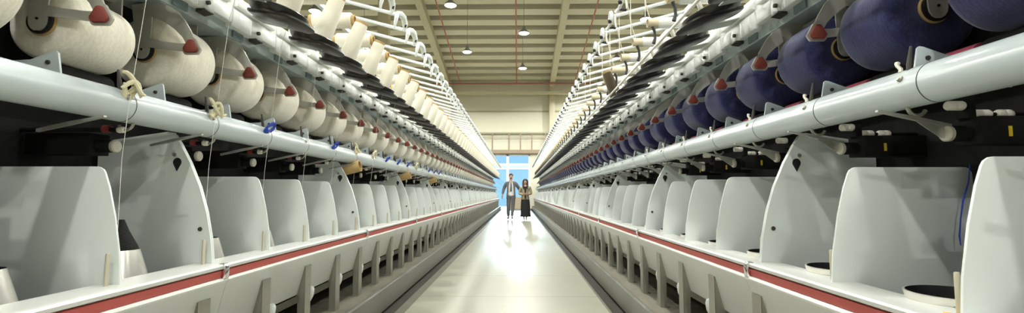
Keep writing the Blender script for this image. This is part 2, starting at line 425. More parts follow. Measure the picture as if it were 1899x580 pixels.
    lev.prism(pw([(1.195,1.243),(1.195,1.249),(1.30,1.231),(1.41,1.206),(1.41,1.196),(1.30,1.219)]), ly-0.006, ly+0.006)
    if s > 0: lev.prism(pw([(1.30,1.222),(1.41,1.20),(1.42,1.165),(1.38,1.165)]), ly-0.001, ly+0.001)
    levm = lev.mesh('lever', ALU)
    rolls = []
    for (w0, w1, z, dy) in ([(1.40,1.455,1.262,0.0),(1.475,1.53,1.236,0.0),(1.545,1.595,1.236,0.0)] if s > 0 else [(1.315,1.345,1.233,-0.06)]):
        r = 0.0145 if s > 0 else 0.012; L = w1-w0
        rolls.append(MB().lathe([(0,0.4*r),(0.003,0.85*r),(0.008,r),(L*0.45,r),(L*0.5,0.88*r),(L*0.55,r),(L-0.008,r),(L-0.003,0.85*r),(L,0.4*r)], (s*w0,dy,z), (s,0,0), 16).mesh('guide_roller', CERAM))
    ax_ = MB()
    if s > 0:
        ax_.cyl((s*1.53,0,1.236),(s*1.72,0,1.236),0.006,8); ax_.cyl((s*1.455,0,1.262),(s*1.475,0,1.26),0.006,8)
        ax_.box((1.455,-0.012,1.225),(1.478,0.03,1.275))
    else:
        ax_.cyl((s*1.345,-0.06,1.233),(s*1.70,-0.06,1.233),0.009,8)
    axm = ax_.mesh('roller_axle', DARK)
    hk = MB()
    hk.tube([(s*(1.315+0.028*math.cos(a)), 0.0 if s > 0 else -0.06, 1.262+0.030*math.sin(a)) for a in [PI*0.35+PI*1.5*i/14 for i in range(15)]], 0.006, 8)
    hkm = hk.mesh('yarn_hook', ZINC)
    redc = MB().cyl((s*1.37,-0.06,1.236),(s*1.395,-0.06,1.236),0.014,14).mesh('red_cap', mat('bright_red_cap',(0.22,0.03,0.022),0.6)) if s < 0 else None
    yel = MB().box((min(s*1.535,s*1.545),-0.047,1.165),(max(s*1.535,s*1.545),-0.044,1.195)).mesh('yellow_mark', YELLOW) if s > 0 else None
    # --- guide beam above the packages
    long_prism('guide_beam', [(1.50,1.876),(1.50,1.95),(1.60,1.95),(1.72,1.90),(1.72,1.876)], BLUEG)
    long_prism('creel_beam', [(1.472,2.022),(1.468,2.094),(1.476,2.10),(1.70,2.10),(1.70,2.022)], BRIGHT)
    gb = MB()
    def sb(w0, w1, y0, y1, z0, z1): gb.box((min(s*w0,s*w1),y0,z0),(max(s*w0,s*w1),y1,z1))
    sb(1.455,1.505,0.0,0.305,1.925,2.023)
    sb(1.450,1.456,0.05,0.058,1.93,2.015); sb(1.450,1.456,0.17,0.178,1.93,2.015)
    sb(1.459,1.505,0.305,0.470,1.945,2.023)
    gb.prism(pw([(1.450,2.045),(1.446,2.054),(1.446,2.100),(1.470,2.100),(1.470,2.045)]), 0.02, 0.44)
    gb.prism(pw([(1.446,2.098),(1.446,2.135),(1.468,2.135),(1.468,2.098)]), 0.30, 0.37)
    gbm = gb.mesh('guide_bracket', BRIGHT, bevel=0.002)
    wd = MB().prism(pw([(1.440,1.917),(1.444,1.926),(1.49,1.926),(1.49,1.908),(1.468,1.912)]), 0.215, 0.285).mesh('yarn_cutter', DARK2)
    kb = MB(); kb.cyl((s*1.456,0.245,1.965),(s*1.440,0.245,1.965),0.011,12); kbm = kb.mesh('bracket_button', DARK2)
    sen = MB().box((min(s*1.490,s*1.501),0.06,1.885),(max(s*1.490,s*1.501),0.16,1.948)).mesh('sensor_block', mat('sensor_grey',(0.20,0.27,0.29),0.4))
    # --- creel trays: a deep dish over a tongue shaped guard
    wi, zi = (1.365, 2.005) if s < 0 else (1.385, 2.035)
    def tray_pt(t, y, dz=0):   # t: 0 inner .. 1 outer
        return (s*(wi - t*(wi-1.02)), y, zi - t*(zi-1.915) + dz)
    def loft(tr, rows_):
        n = len(rows_[0]); vs = [v for r in rows_ for v in r]
        fs = [tuple(range(n-1,-1,-1))] + [(k*n+i, k*n+(i+1)%n, (k+1)*n+(i+1)%n, (k+1)*n+i) for k in range(len(rows_)-1) for i in range(n)] + [tuple(range((len(rows_)-1)*n, len(rows_)*n))]
        tr.add(vs, fs)
    out = []
    for i in range(13): a = -PI/2+PI*i/12; out.append((0.74+0.26*math.cos(a), 0.145*math.sin(a)))
    for i in range(9): a = PI/2+PI*i/8; out.append((0.12+0.12*math.cos(a), 0.075*math.sin(a)))
    tr = MB()
    sc_ = lambda f: [(0.5+(t-0.5)*f, y*f) for t, y in out]
    loft(tr, [[tray_pt(t,y,-0.010) for t,y in sc_(0.94)], [tray_pt(t,y,-0.004) for t,y in out], [tray_pt(t,y,0.006) for t,y in out], [tray_pt(t,y,0.006) for t,y in sc_(0.95)], [tray_pt(t,y,0.0) for t,y in sc_(0.93)]])
    di = [(0.47+0.43*math.cos(2*PI*i/28), 0.180*math.sin(2*PI*i/28)) for i in range(28)]
    sd = lambda f: [(0.47+(t-0.47)*f, y*f) for t, y in di]
    loft(tr, [[tray_pt(t,y,0.0) for t,y in sd(0.80)], [tray_pt(t,y,0.014) for t,y in sd(0.93)], [tray_pt(t,y,0.044) for t,y in sd(1.0)], [tray_pt(t,y,0.048) for t,y in sd(0.98)], [tray_pt(t,y,0.045) for t,y in sd(0.95)], [tray_pt(t,y,0.026) for t,y in sd(0.90)]])
    trm = tr.mesh('creel_tray', BLACKP, smooth=50)
    shf = MB().prism(pw([(1.18,1.985),(1.18,1.99),(1.475,2.060),(1.475,2.054)]), 0.17, 0.30).mesh('tray_shelf', mat('shelf_grey',(0.38,0.42,0.38),0.45), bevel=0)
    spk = MB().lathe([(-0.02,0.028),(0.02,0.028),(0.022,0.014),(0.10,0.014),(0.11,0.008)], (s*1.175,0,1.985), (-0.33*s,0,0.94), 14).mesh('bobbin_peg', ZINC)
    # horizontal bobbin holder arm
    ha = MB(); ha.tube([(s*1.60,0.03,2.03),(s*1.60,0.03,2.30),(s*1.57,0.03,2.312),(s*1.14,0.03,2.308)], 0.012, 8); ham = ha.mesh('bobbin_arm', WHITE)
    # --- top guide arms with curls
    ga = MB()
    ga.tube([(s*1.92,0,2.945),(s*1.30,0,2.780),(s*1.05,0,2.712)], 0.018, 8)
    if s < 0:
        pts = [(s*1.05,0,2.712),(s*1.035,0.02,2.725),(s*1.02,0.07,2.738),(s*1.005,0.13,2.725),(s*1.0,0.17,2.685),(s*1.005,0.185,2.64),(s*1.02,0.18,2.61)]
        ga.tube(pts, 0.016, 8, rad=[0.020,0.026,0.031,0.032,0.030,0.024,0.015])
        pts = [(s*1.04,0.0,2.712),(s*1.03,-0.03,2.70),(s*1.03,-0.05,2.66),(s*1.045,-0.04,2.60),(s*1.05,-0.03,2.565)]
        ga.tube(pts, 0.012, 8, rad=[0.020,0.020,0.019,0.013,0.008])
    else:
        ga.tube([(s*(1.03),0.05*math.cos(a)+0.05, 2.715+0.05*math.sin(a)) for a in [2*PI*i/16 for i in range(16)]], 0.017, 8, closed=True)
        ga.tube([(s*1.045,0.10,2.70),(s*1.035,0.16,2.665),(s*1.03,0.22,2.66),(s*1.03,0.27,2.68)], 0.017, 8)
        ga.tube([(s*1.06,0,2.714),(s*1.06,-0.01,2.66),(s*1.065,-0.01,2.60)], 0.010, 8, rad=[0.012,0.009,0.006])
    gam = ga.mesh('guide_arm', WHITE)
    ey = MB()
    if s < 0: ey.cyl((s*1.0,0.165,2.66),(s*0.985,0.17,2.655),0.018,10)
    else: ey.cyl((s*1.03,0.02,2.675),(s*1.0,0.03,2.67),0.020,10)
    if s > 0: ey.cyl((s*1.035,0.16,2.66),(s*1.10,0.17,2.655),0.013,10)
    eym = ey.mesh('eyelet', BLACK)
    long_prism('top_rail', [(1.90,2.92),(1.90,2.965),(1.945,2.965),(1.945,2.92)], WHITE)
    if s > 0: MB().tube([(s*1.005, Y0, 1.945), (s*1.005, YEND, 1.945)], 0.008, 8).obj('guard_wire', CERAM, M)
    postm = MB().box((min(s*1.895,s*1.95),-0.025,2.0),(max(s*1.895,s*1.95),0.025,2.93)).mesh('creel_post', WHITE)

    for k in range(-1, N):
        y = yp + P*k
        if y > YEND-0.1: break
        high = (k-hi0) % 4 == 0
        if high:
            d = link('tall_divider_panel', him, M, (0,y,0))
            link('latch_hole', lat, d); link('bolt', boltm, d); link('bolt', bolt2, d)
        else:
            link('divider_panel', lowm, M, (0,y,0))
        link('guide_rod', rodm, M, (0, y + (0.03 if s > 0 else -0.03), 0))
        link('spindle_pot', potm, M, (0, y + (0.19 if s > 0 else 0.20), 0))
        link('support_bracket', fin, M, (0, yf+P*k, 0))
        link('spindle_foot', bulbm, M, (0, yf+P*k+0.17, 0))
        link('pipe_joint', ring, pipe, (0, (1.36 if s > 0 else 1.70)+P*k, 0))
        link('pipe_pin', pinm, pipe, (0, ypin+P*k, 0)); link('pipe_screw', screwm, pipe, (0, ypin+P*k, 0))
        yk = yh + P*k
        wdr = link('winding_drum', drum, M, (0,yk,0))
        if slv: link('drum_sleeve', slv, wdr)
        dz = -0.033 if (s < 0 and k == 0) else 0
        c = link('cradle', crm, M, (0,yk,dz))
        link('red_knob', knobm, c); hb = link('hub', hubm, c); link('hub_screw', hubb, c)
        b = link('drum_bracket', bp_, M, (0,yk+(0.36 if s < 0 else 0.34),0)); link('bolt', bpb, b)
        u = link('feed_unit', fum, M, (0,yu+P*k,0))
        link('end_cap', capm, u); link('lever', levm, u); link('yarn_hook', hkm, u)
        a = link('roller_axle', axm, u)
        for r in rolls: link('guide_roller', r, u)
        if redc: link('red_cap', redc, u)
        if yel: link('yellow_mark', yel, u)
        yt = y + 0.06
        g = link('guide_bracket', gbm, M, (0, yt, 0))
        link('yarn_cutter', wd, g); link('bracket_button', kbm, g); link('sensor_block', sen, g)
        t = link('creel_tray', trm, M, (0, yt, 0)); link('tray_shelf', shf, M, (0, yt, 0))
        link('bobbin_peg', spk, t)
        link('bobbin_arm', ham, M, (0, yt, 0))
        g = link('guide_arm', gam, M, (0, yt, 0)); link('eyelet', eym, g)
        if high: link('creel_post', postm, M, (0, y+0.3, 0))
    return dict(M=M, yp=yp, yh=yh, yu=yu, ypin=ypin)

LM = build_machine(-1)
RM = build_machine(1)

# ------------------------------------------------------------------ yarn packages
def package_proto(m, tube_m, R):
    L = 0.272
    y = MB().lathe([(0.001,0.053),(0.0,0.06),(-0.001,0.09),(0.0,R-0.038),(0.003,R-0.018),(0.010,R-0.008),(0.022,R-0.003),(0.05,R),(0.12,R+0.001),(0.19,R),(L-0.030,R-0.003),(L-0.014,R-0.008),(L-0.004,R-0.018),(L,R-0.038),(L+0.001,0.09),(L,0.06),(L-0.001,0.053)], (0,0,0), (0,1,0), 64).mesh('yarn_winding', m)
    t = MB().lathe([(-0.006,0.047),(-0.008,0.049),(-0.008,0.052),(-0.006,0.054),(L+0.006,0.054),(L+0.008,0.052),(L+0.008,0.049),(L+0.006,0.047)], (0,0,0), (0,1,0), 32, True).mesh('cardboard_tube', tube_m)
    return y, t
def packages(s, info, m, colour, zh):
    side = 'left' if s < 0 else 'right'
    ym, tm = package_proto(m, CARD, 0.170 if s < 0 else 0.166)
    n = 0
    for k in range(-1, N-1):
        y = info['yh'] + P*k
        if y > YEND-0.4: break
        n += 1
        o = empty('yarn_package', (X0+s*1.59, y, zh))
        w = link('yarn_winding', ym, o); link('cardboard_tube', tm, o)
        if s < 0 and k == 0:
            w.scale = (0.81,1,0.81); o.location.z -= 0.033
        elif k > 0:
            w.rotation_euler = (0, random.uniform(-3,3), 0)
        tag(o, f'{ordn(n)} {colour} yarn package from the near end of the {side} machine', 'yarn package', f'{colour} packages on the {side} machine')
packages(-1, LM, CREAM, 'cream', 1.652)
packages(1, RM, NAVY, 'navy blue', 1.652)

# ------------------------------------------------------------------ creel bobbins
def cone_mesh(L=0.30):
    y = MB().lathe([(0.0,0.040),(0.004,0.062),(0.02,0.064),(L-0.03,0.050),(L-0.012,0.048),(L-0.01,0.036)], (0,0,0), (0,0,1), 28).mesh('yarn_winding', ECRU)
    t = MB().lathe([(-0.012,0.036),(-0.012,0.040),(L-0.02,0.040),(L+0.004,0.047),(L+0.006,0.045),(L+0.004,0.038),(L-0.02,0.034)], (0,0,0), (0,0,1), 24, True).mesh('tube', CARD)
    return y, t
cy, ct = cone_mesh()
hy = MB().lathe([(0.0,0.040),(0.005,0.056),(0.012,0.060),(0.288,0.060),(0.296,0.056),(0.30,0.040)], (0,0,0), (0,0,1), 28).mesh('yarn_winding', ECRU)
ht = MB().lathe([(-0.025,0.034),(-0.025,0.044),(0.32,0.044),(0.32,0.034)], (0,0,0), (0,0,1), 24, True).mesh('tube', CARD)
def aim(o, d):
    o.rotation_euler = Vector(d).to_track_quat('Z', 'Y').to_euler()
n = 0
for k in range(2, N-1):
    y = LM['yp'] + P*k + 0.06
    if y > YEND-0.3: break
    n += 1
    o = empty('upright_bobbin', (X0-1.166, y, 2.004)); aim(o, (0.36,0,0.93))
    link('yarn_winding', cy, o); link('tube', ct, o)
    tag(o, f'{ordn(n)} slender ecru bobbin tilted on the left creel, counting from the near end', 'bobbin', 'upright ecru bobbins on the left creel')
    if k < 3: continue
    o = empty('lying_bobbin', (X0-1.44, y+0.03, 2.316)); aim(o, (1,0,-0.01))
    link('yarn_winding', hy, o); link('tube', ht, o)
    tag(o, f'{ordn(n-1)} ecru bobbin lying crosswise on the left creel, counting from the near end', 'bobbin', 'lying ecru bobbins on the left creel')
# right creel: nearly empty tubes
ty = MB().lathe([(0.0,0.036),(0.005,0.042),(0.20,0.043),(0.21,0.036)], (0,0,0), (0,0,1), 24).mesh('yarn_winding', mat('glossy_wrap',(0.74,0.74,0.70),0.25))
tt = MB().lathe([(-0.025,0.031),(-0.025,0.0355),(0.32,0.0355),(0.321,0.034),(0.32,0.031)], (0,0,0), (0,0,1), 24, True).mesh('tube', CARD2)
band = MB()
band.tube([(0,0,0),(0.012,0,0.04),(0.010,0,0.09),(-0.005,0,0.13)], 0.012, 8, rad=[0.014,0.011,0.011,0.013])
bandm = band.mesh('brake_band', BLACK)
n = 0
for k in range(4, N-1):
    y = RM['yp'] + P*k + 0.06
    if y > YEND-0.3: break
    n += 1
    o = empty('bobbin_tube', (X0+1.44, y+0.03, 2.316)); aim(o, (-1,0,-0.01))
    w = link('yarn_winding', ty, o); link('tube', tt, o)
    w.scale = (1,1,random.choice([0.85,1.0,1.05,1.15]))
    tag(o, f'{ordn(n)} almost empty cream bobbin tube on the right creel, counting from the near end', 'bobbin', 'almost empty tubes on the right creel')
    b = link('brake_band', bandm, RM['M'], (1.145, y-0.04, 2.13))
# the one dark bobbin
k = 8
y = RM['yp'] + P*k + 0.06
dy_, dt_ = cone_mesh()
dyc = dy_.copy(); dyc.materials.clear(); dyc.materials.append(DBROWN)
o = empty('upright_bobbin', (X0+1.166, y, 2.004)); aim(o, (-0.36,0,0.93))
link('yarn_winding', dyc, o); link('tube', dt_, o)
tag(o, 'dark brown bobbin standing alone on the right creel', 'bobbin')

# ------------------------------------------------------------------ yarn strands
def strand(pts, r, m, label, group=None, name='yarn_strand'):
    o = MB().tube(pts, r, 5).obj(name, m)
    return tag(o, label, 'yarn', group)
n = 0
for k in range(0, 24):
    y = LM['ypin'] + P*k
    n += 1
    strand([(X0-1.165,y+0.02,1.955),(X0-1.20,y+0.015,1.80),(X0-1.238,y,1.31),(X0-1.26,y+0.01,1.12),(X0-1.30,y+0.06,0.796)], 0.0010 if k < 6 else 0.0015, THREAD,
           f'{ordn(n)} vertical white yarn strand from the near end of the left machine', 'running yarns on the left machine')
# loose threads on the right creel
lt = 0
for k in (5, 6, 7, 8, 9, 11, 12, 14):
    y = RM['yp'] + P*k + 0.06
    lt += 1
    strand([(X0+1.10,y,2.72),(X0+1.102,y+0.01,2.55),(X0+1.10,y+0.015,2.36)], 0.003, THREAD,
           f'{ordn(lt)} thin white yarn hanging below the right guide arms, from the near end', 'loose yarns on the right creel')
for k in (5, 6, 7, 8):
    y = RM['yp'] + P*k + 0.06
    lt += 1
    pts = []
    for i in range(13):
        t = i/12
        pts.append((X0+1.05+0.17*t, y+0.25*t-0.05, 2.70-0.34*t-0.10*math.sin(PI*t)))
    strand(pts, 0.0035, THREAD, f'{ordn(lt-8)} sagging white yarn loop on the right creel, from the near end', 'loose yarns on the right creel')

# ------------------------------------------------------------------ knots and rings hung on the pins of the left pipe
def knot(y, seed, label):
    rnd = random.Random(seed); mb = MB()
    for i in range(4):
        a0 = rnd.uniform(0, 2*PI); L = rnd.uniform(0.035, 0.06)
        pts = []
        for j in range(9):
            t = j/8
            pts.append((0.012+ 0.016*math.sin(PI*t)*math.cos(a0) + 0.008*i*t, L*(t-0.5)*(1.6 if i % 2 else 1.0), 0.012+0.045*math.sin(PI*t*1.3+a0)*0.6 - 0.02*t + 0.01*i))
        mb.tube(pts, 0.006, 7, rad=[0.005,0.007,0.008,0.008,0.007,0.008,0.008,0.007,0.004])
    o = mb.obj('yarn_knot', KNOTC, None, (X0-1.248, y, 1.352))
    return tag(o, label, 'yarn', 'cream yarn knots on the left pipe')
def hank(y, label, s=1.0):
    mb = MB()
    for i in range(3):
        mb.tube([(0.008+0.005*i+0.018*math.sin(a)*0.6, (0.050-0.004*i)*math.cos(a), 0.006*i+0.020*math.sin(a)) for a in [2*PI*j/18 for j in range(18)]], 0.006, 7, closed=True)
    o = mb.obj('yarn_hank', BLUEY, None, (X0-1.245, y, 1.352)); o.rotation_euler = (0.25,0,0); o.scale = (s,s,s)
    return tag(o, label, 'yarn', 'blue yarn hanks on the left pipe')
for i, k in enumerate((0, 1, 5, 6, 10)):
    knot(LM['ypin']+P*k, 11+k, f'{ordn(i+1)} cream yarn knot on the left white pipe, from the near end')
for i, k in enumerate((2, 4, 7, 8, 9, 12, 13, 14)):
    hank(LM['ypin']+P*k, f'{ordn(i+1)} blue yarn hank hung on the left white pipe, from the near end', 1.0)
# small white yarn ends by the right pins
for i, k in enumerate(range(0, 7)):
    y = RM['ypin']+P*k
    o = MB().tube([(0,0,-0.004),(0.004,0.004,0.008),(-0.002,0.010,0.02),(0.003,0.014,0.028)], 0.006, 7, rad=[0.007,0.006,0.005,0.008]).obj('yarn_end', CERAM, None, (X0+1.272, y+0.03, 1.366))
    tag(o, f'{ordn(i+1)} white yarn tuft on top of the right pipe, from the near end', 'yarn', 'white tufts on the right pipe')
# blue thread on the right
o = MB().tube([(X0+1.64,1.648,1.10),(X0+1.63,1.646,1.04),(X0+1.605,1.643,0.98),(X0+1.59,1.640,0.92),(X0+1.58,1.638,0.86),(X0+1.582,1.638,0.83)], 0.0028, 6, rad=[0.0012,0.002,0.003,0.002,0.0028,0.0015]).obj('yarn_strand', BLUEY)
tag(o, 'short blue yarn dangling over the nearest low divider of the right machine', 'yarn')
# cardboard tubes beside the tall dividers
tb = MB().lathe([(-0.12,0.041),(-0.12,0.047),(-0.118,0.048),(0.118,0.048),(0.12,0.047),(0.12,0.041)], (0,0,0), (0,0,1), 28, True).mesh('cardboard_tube', CARD)
for i, k in enumerate((5, 9, 13)):
    y = LM['yp'] + P*k + 0.085
    o = link('cardboard_tube', tb, None, (X0-1.325, y, 1.205)); aim(o, (0.97,0,0.24))
    tag(o, f'{ordn(i+1)} brown cardboard tube lying beside a tall left divider, from the near end', 'tube', 'cardboard tubes on the left machine')
# black cone over the nearest pot
o = MB().lathe([(0,0.056),(0.012,0.055),(0.07,0.026),(0.115,0.008)], (0,0,0), (0,0,1), 24).obj('black_yarn_cone', mat('black_pile',(0.008,0.008,0.008),0.95,bump=0.6,bscale=250), None, (X0-1.345, LM['yp']+0.20, 0.79))
tag(o, 'black fuzzy cone on the silver pot behind the nearest left divider', 'cone')
# warning sticker
sk = MB()
tri = [(-0.036,-0.03),(0.036,-0.03),(0.0,0.034)]
sk.add([(x,y,0) for x,y in tri]+[(x,y,0.0012) for x,y in tri], [(0,2,1),(3,4,5),(0,1,4,3),(1,2,5,4),(2,0,3,5)])
o = sk.obj('warning_sticker', YELLOW, None, (X0+1.172, 1.205, 0.7062)); o.rotation_euler = (0,0,PI/2+0.5)
tag(o, 'yellow triangular warning sticker on top of the right white rail', 'sticker')

# ------------------------------------------------------------------ room
D = 33.0
def struct(o): o['kind'] = 'structure'; return o
FX = (-20, 20); FY = (-20, D)
struct(MB().box((FX[0],FY[0],-0.2),(FX[1],D+6,0.0)).obj('floor', FLOORM))
wk = struct(MB().box((-0.955,0.0,-0.005),(0.765,D+5.9,0.006)).obj('trim_1', WALK)); 
gt = MB().box((X0-1.03,0.0,0.0),(X0-0.925,YEND,0.004)).obj('trim_2', GUTTER); struct(gt)
gt = MB().box((X0+0.915,0.0,0.0),(X0+1.03,YEND,0.004)).obj('trim_3', GUTTER); struct(gt)
SL = 0.175
ZE = 8.95
def roofz(y): return ZE + SL*(D-y)
# roof
rf = MB()
for y0, y1 in ((-20, D+0.2),):
    rf.add([(FX[0],y0,roofz(y0)),(FX[1],y0,roofz(y0)),(FX[1],y1,roofz(y1)),(FX[0],y1,roofz(y1)),
            (FX[0],y0,roofz(y0)+0.15),(FX[1],y0,roofz(y0)+0.15),(FX[1],y1,roofz(y1)+0.15),(FX[0],y1,roofz(y1)+0.15)],
           [(0,3,2,1),(4,5,6,7),(0,1,5,4),(1,2,6,5),(2,3,7,6),(3,0,4,7)])
roof = struct(rf.obj('ceiling', ROOFM))
pm = MB()
pm.box((FX[0],-0.28,-0.30),(FX[1],0.28,-0.285)); pm.box((FX[0],-0.28,-0.285),(FX[1],-0.262,0.0))
pum = pm.mesh('purlin', PURL)
for i in range(22):
    y = D - 0.75 - 1.02*i
    o = link('purlin', pum, roof, (0,y,roofz(y)-0.02)); o.rotation_euler = (-math.atan(SL),0,0)
ti = 4
for x in (-11.75, -4.75, 2.30, 9.3):
    mb = MB()
    for (hw, z0, z1) in ((0.17,-0.78,-0.75),(0.02,-0.75,-0.33),(0.17,-0.33,-0.30)):
        vs = []
        for y in (5.0, D):
            for dx, dz in ((-hw,z0),(hw,z0),(hw,z1),(-hw,z1)): vs.append((x+dx, y, roofz(y)+dz))
        mb.add(vs, [(0,1,2,3),(7,6,5,4),(0,4,5,1),(1,5,6,2),(2,6,7,3),(3,7,4,0)])
    struct(mb.obj(f'trim_{ti}', BEAM)); ti += 1
    struct(MB().box((x-0.19,D-0.45,0),(x+0.19,D-0.02,ZE-0.3)).obj(f'trim_{ti}', BEAM, bevel=0.01)); ti += 1
# back wall with door opening
DX0, DX1, DZ = -2.15, 0.80, 3.66
wb = MB()
wb.box((FX[0],D,0),(DX0,D+0.2,ZE+0.1)); wb.box((DX1,D,0),(FX[1],D+0.2,ZE+0.1)); wb.box((DX0,D,DZ),(DX1,D+0.2,ZE+0.1))
for z in (5.0, 6.58):
    wb.m(1).box((FX[0],D-0.05,z),(FX[1],D,z+0.10)); wb.m(0)
wallb = struct(wb.obj('wall_back', [WALLM, WALLD]))
struct(MB().box((FX[0]-0.2,FY[0],0),(FX[0],D+0.2,19)).obj('wall_left', WALLM))
struct(MB().box((FX[1],FY[0],0),(FX[1]+0.2,D+0.2,19)).obj('wall_right', WALLM))
struct(MB().box((FX[0],FY[0]-0.2,0),(FX[1],FY[0],19)).obj('wall_front', WALLM))
# door
dr = struct(empty('door_1', ((DX0+DX1)/2, D, 0)))
fr = MB(); cx = (DX0+DX1)/2
mx = -0.72
H = DZ; W2 = (DX1-DX0)/2
for a, b in ((DX0, DX0+0.10), (mx-0.09, mx+0.09), (DX1-0.10, DX1)):
    fr.box((a-cx,0.04,0),(b-cx,0.16,H))
fr.box((-W2,0.04,H-0.08),(W2,0.16,H)); fr.box((-W2,0.05,2.92),(W2,0.15,3.06)); fr.box((-W2,0.05,2.66),(W2,0.15,2.76))
fr.obj('door_frame', mat('door_white',(0.78,0.80,0.80),0.4), dr)
pn = MB().box((mx+0.09-cx,0.07,0.0),(DX1-0.10-cx,0.12,0.78)).obj('lower_panel', BEIGE, dr)
for nm, (a, b, z0, z1) in {'a':(DX0+0.1,mx-0.09,3.06,H-0.08),'b':(mx+0.09,DX1-0.1,3.06,H-0.08),'c':(mx+0.09,DX1-0.1,0.78,2.66),'d':(DX0+0.1,mx-0.09,0.0,2.66)}.items():
    MB().box((a-cx,0.095,z0),(b-cx,0.101,z1)).obj('door_pane', GLASS, dr)
# canopy rail above the door
cn = empty('door_canopy_rail', (-0.6, D, 3.7))
tag(cn, 'brown steel rail with short posts on the back wall above the door', 'rail')
MB().box((-2.6,-0.35,0.02),(2.6,0.0,0.26)).obj('ledge_beam', BROWN, cn)
MB().box((-2.6,-0.32,1.38),(2.6,-0.24,1.46)).obj('top_rail', WALLD, cn)
MB().box((-2.6,-0.32,1.10),(2.6,-0.26,1.15)).obj('middle_rail', WALLD, cn)
for x in (-1.15, -0.02, 0.75, 1.52, 2.45, -2.4):
    MB().box((x-0.045,-0.31,0.26),(x+0.045,-0.22,1.40)).obj('post', BROWN, cn)
# red sprinkler pipes
hd = MB().cyl((-14,D-1.2,8.30),(14,D-1.2,8.30),0.045,10).obj('sprinkler_pipe', REDP)
tag(hd, 'red sprinkler main running across the back wall under the roof', 'pipe')
for lab, x in (('left', -3.85), ('middle', -0.10), ('right', 3.75)):
    o = MB().cyl((x,8,roofz(8)-0.95),(x,D-1.2,8.34),0.032,10).obj('sprinkler_pipe', REDP)
    tag(o, f'thin red sprinkler pipe running up under the roof, {lab} one of three', 'pipe', 'sprinkler branch pipes')
# cable tray with droppers
ct_ = empty('cable_tray', (0, D-1.0, 7.62))
tag(ct_, 'long cream cable tray hung across the hall before the back wall', 'cable tray')
MB().box((-14,-0.15,0),(14,0.15,0.16)).obj('tray', BEAM, ct_)
for x in (-1.3, 0.27, 1.6):
    MB().cyl((x,0,0.1),(x,0,1.2),0.018,8).obj('hanger', BEAM, ct_)
# column deeper in the hall on the left
struct(MB().box((-6.55,22,0),(-6.05,22.4,roofz(22)-0.3)).obj(f'trim_{ti}', BEAM, bevel=0.01)); ti += 1

# ------------------------------------------------------------------ lamps
def lamp_parts():
    h = MB().lathe([(0.0,0.20),(0.02,0.235),(0.05,0.225),(0.16,0.10),(0.20,0.075),(0.30,0.07),(0.31,0.05)], (0,0,0), (0,0,1), 24).mesh('lamp_housing', mat('lamp_grey',(0.35,0.35,0.33),0.4,0.4))
    l = MB().lathe([(-0.045,0.06),(-0.03,0.15),(0.0,0.205)], (0,0,0), (0,0,1), 24).mesh('lamp_lens', LENS)
    return h, l
lh, ll = lamp_parts()
LAMPZ = 7.8
rows = {-2.45: [-6,-0.4,5.6,11.4,17.1,22.9], 0.25: [-9,-3.2,2.6,8.6,14.5,20.2,26.0], 5.0: [-4,1.5,7.2,13.0,18.6,24.2,29.8], -7.6: [-6,0.5,6.2,11.9,17.6,23.3,29], -12.8: [-4,1.5,7.2,13.0,18.6,24.2,29.8], 10.2: [-6,0.5,6.2,11.9,17.6,23.3,29], 15.4: [-4,1.5,7.2,13.0,18.6,24.2,29.8]}  # the outer rows on each side are added to light the machine fronts
rn = {-2.45: 'row just left of the aisle', 0.25: 'row above the aisle', 5.0: 'row right of the aisle', -7.6: 'added second row left of the aisle', -12.8: 'added leftmost row', 10.2: 'added second row right of the aisle', 15.4: 'added rightmost row'}
LP = 400
for x, ys in rows.items():
    seen = [y for y in ys if y > 10]
    for y in ys:
        o = empty('pendant_lamp', (x,y,LAMPZ))
        link('lamp_housing', lh, o); link('lamp_lens', ll, o)
        MB().cyl((0,0,0.3),(0,0,roofz(y)-LAMPZ-0.02),0.012,6).obj('hanging_rod', ALU, o)
        i = len(ys)-ys.index(y)
        tag(o, f'{ordn(i)} round high-bay lamp from the back wall, {rn[x]}', 'lamp', 'high bay lamps under the roof')
        L = bpy.data.lights.new('lamp_light', 'SPOT'); L.shadow_soft_size = 0.15; L.spot_size = math.radians(168); L.spot_blend = 0.12
        L.energy = LP; L.color = (0.985, 0.995, 0.925)
        lo = bpy.data.objects.new('lamp_light', L); C.objects.link(lo); lo.location = (x,y,LAMPZ-0.06)
# daylight through the glass door
S = bpy.data.lights.new('sun', 'SUN'); S.energy = 0.9; S.angle = math.radians(2.5); S.color = (1.0,0.97,0.93)
so = bpy.data.objects.new('sun', S); C.objects.link(so)
dv = Vector((0.010, -1, -0.15)).normalized()
so.rotation_euler = (-dv).to_track_quat('Z','Y').to_euler()
Wd = bpy.data.worlds.new('world'); bpy.context.scene.world = Wd; Wd.use_nodes = True
bg = Wd.node_tree.nodes['Background']
bg.inputs[0].default_value = (0.42, 0.58, 0.70, 1); bg.inputs[1].default_value = 0.85

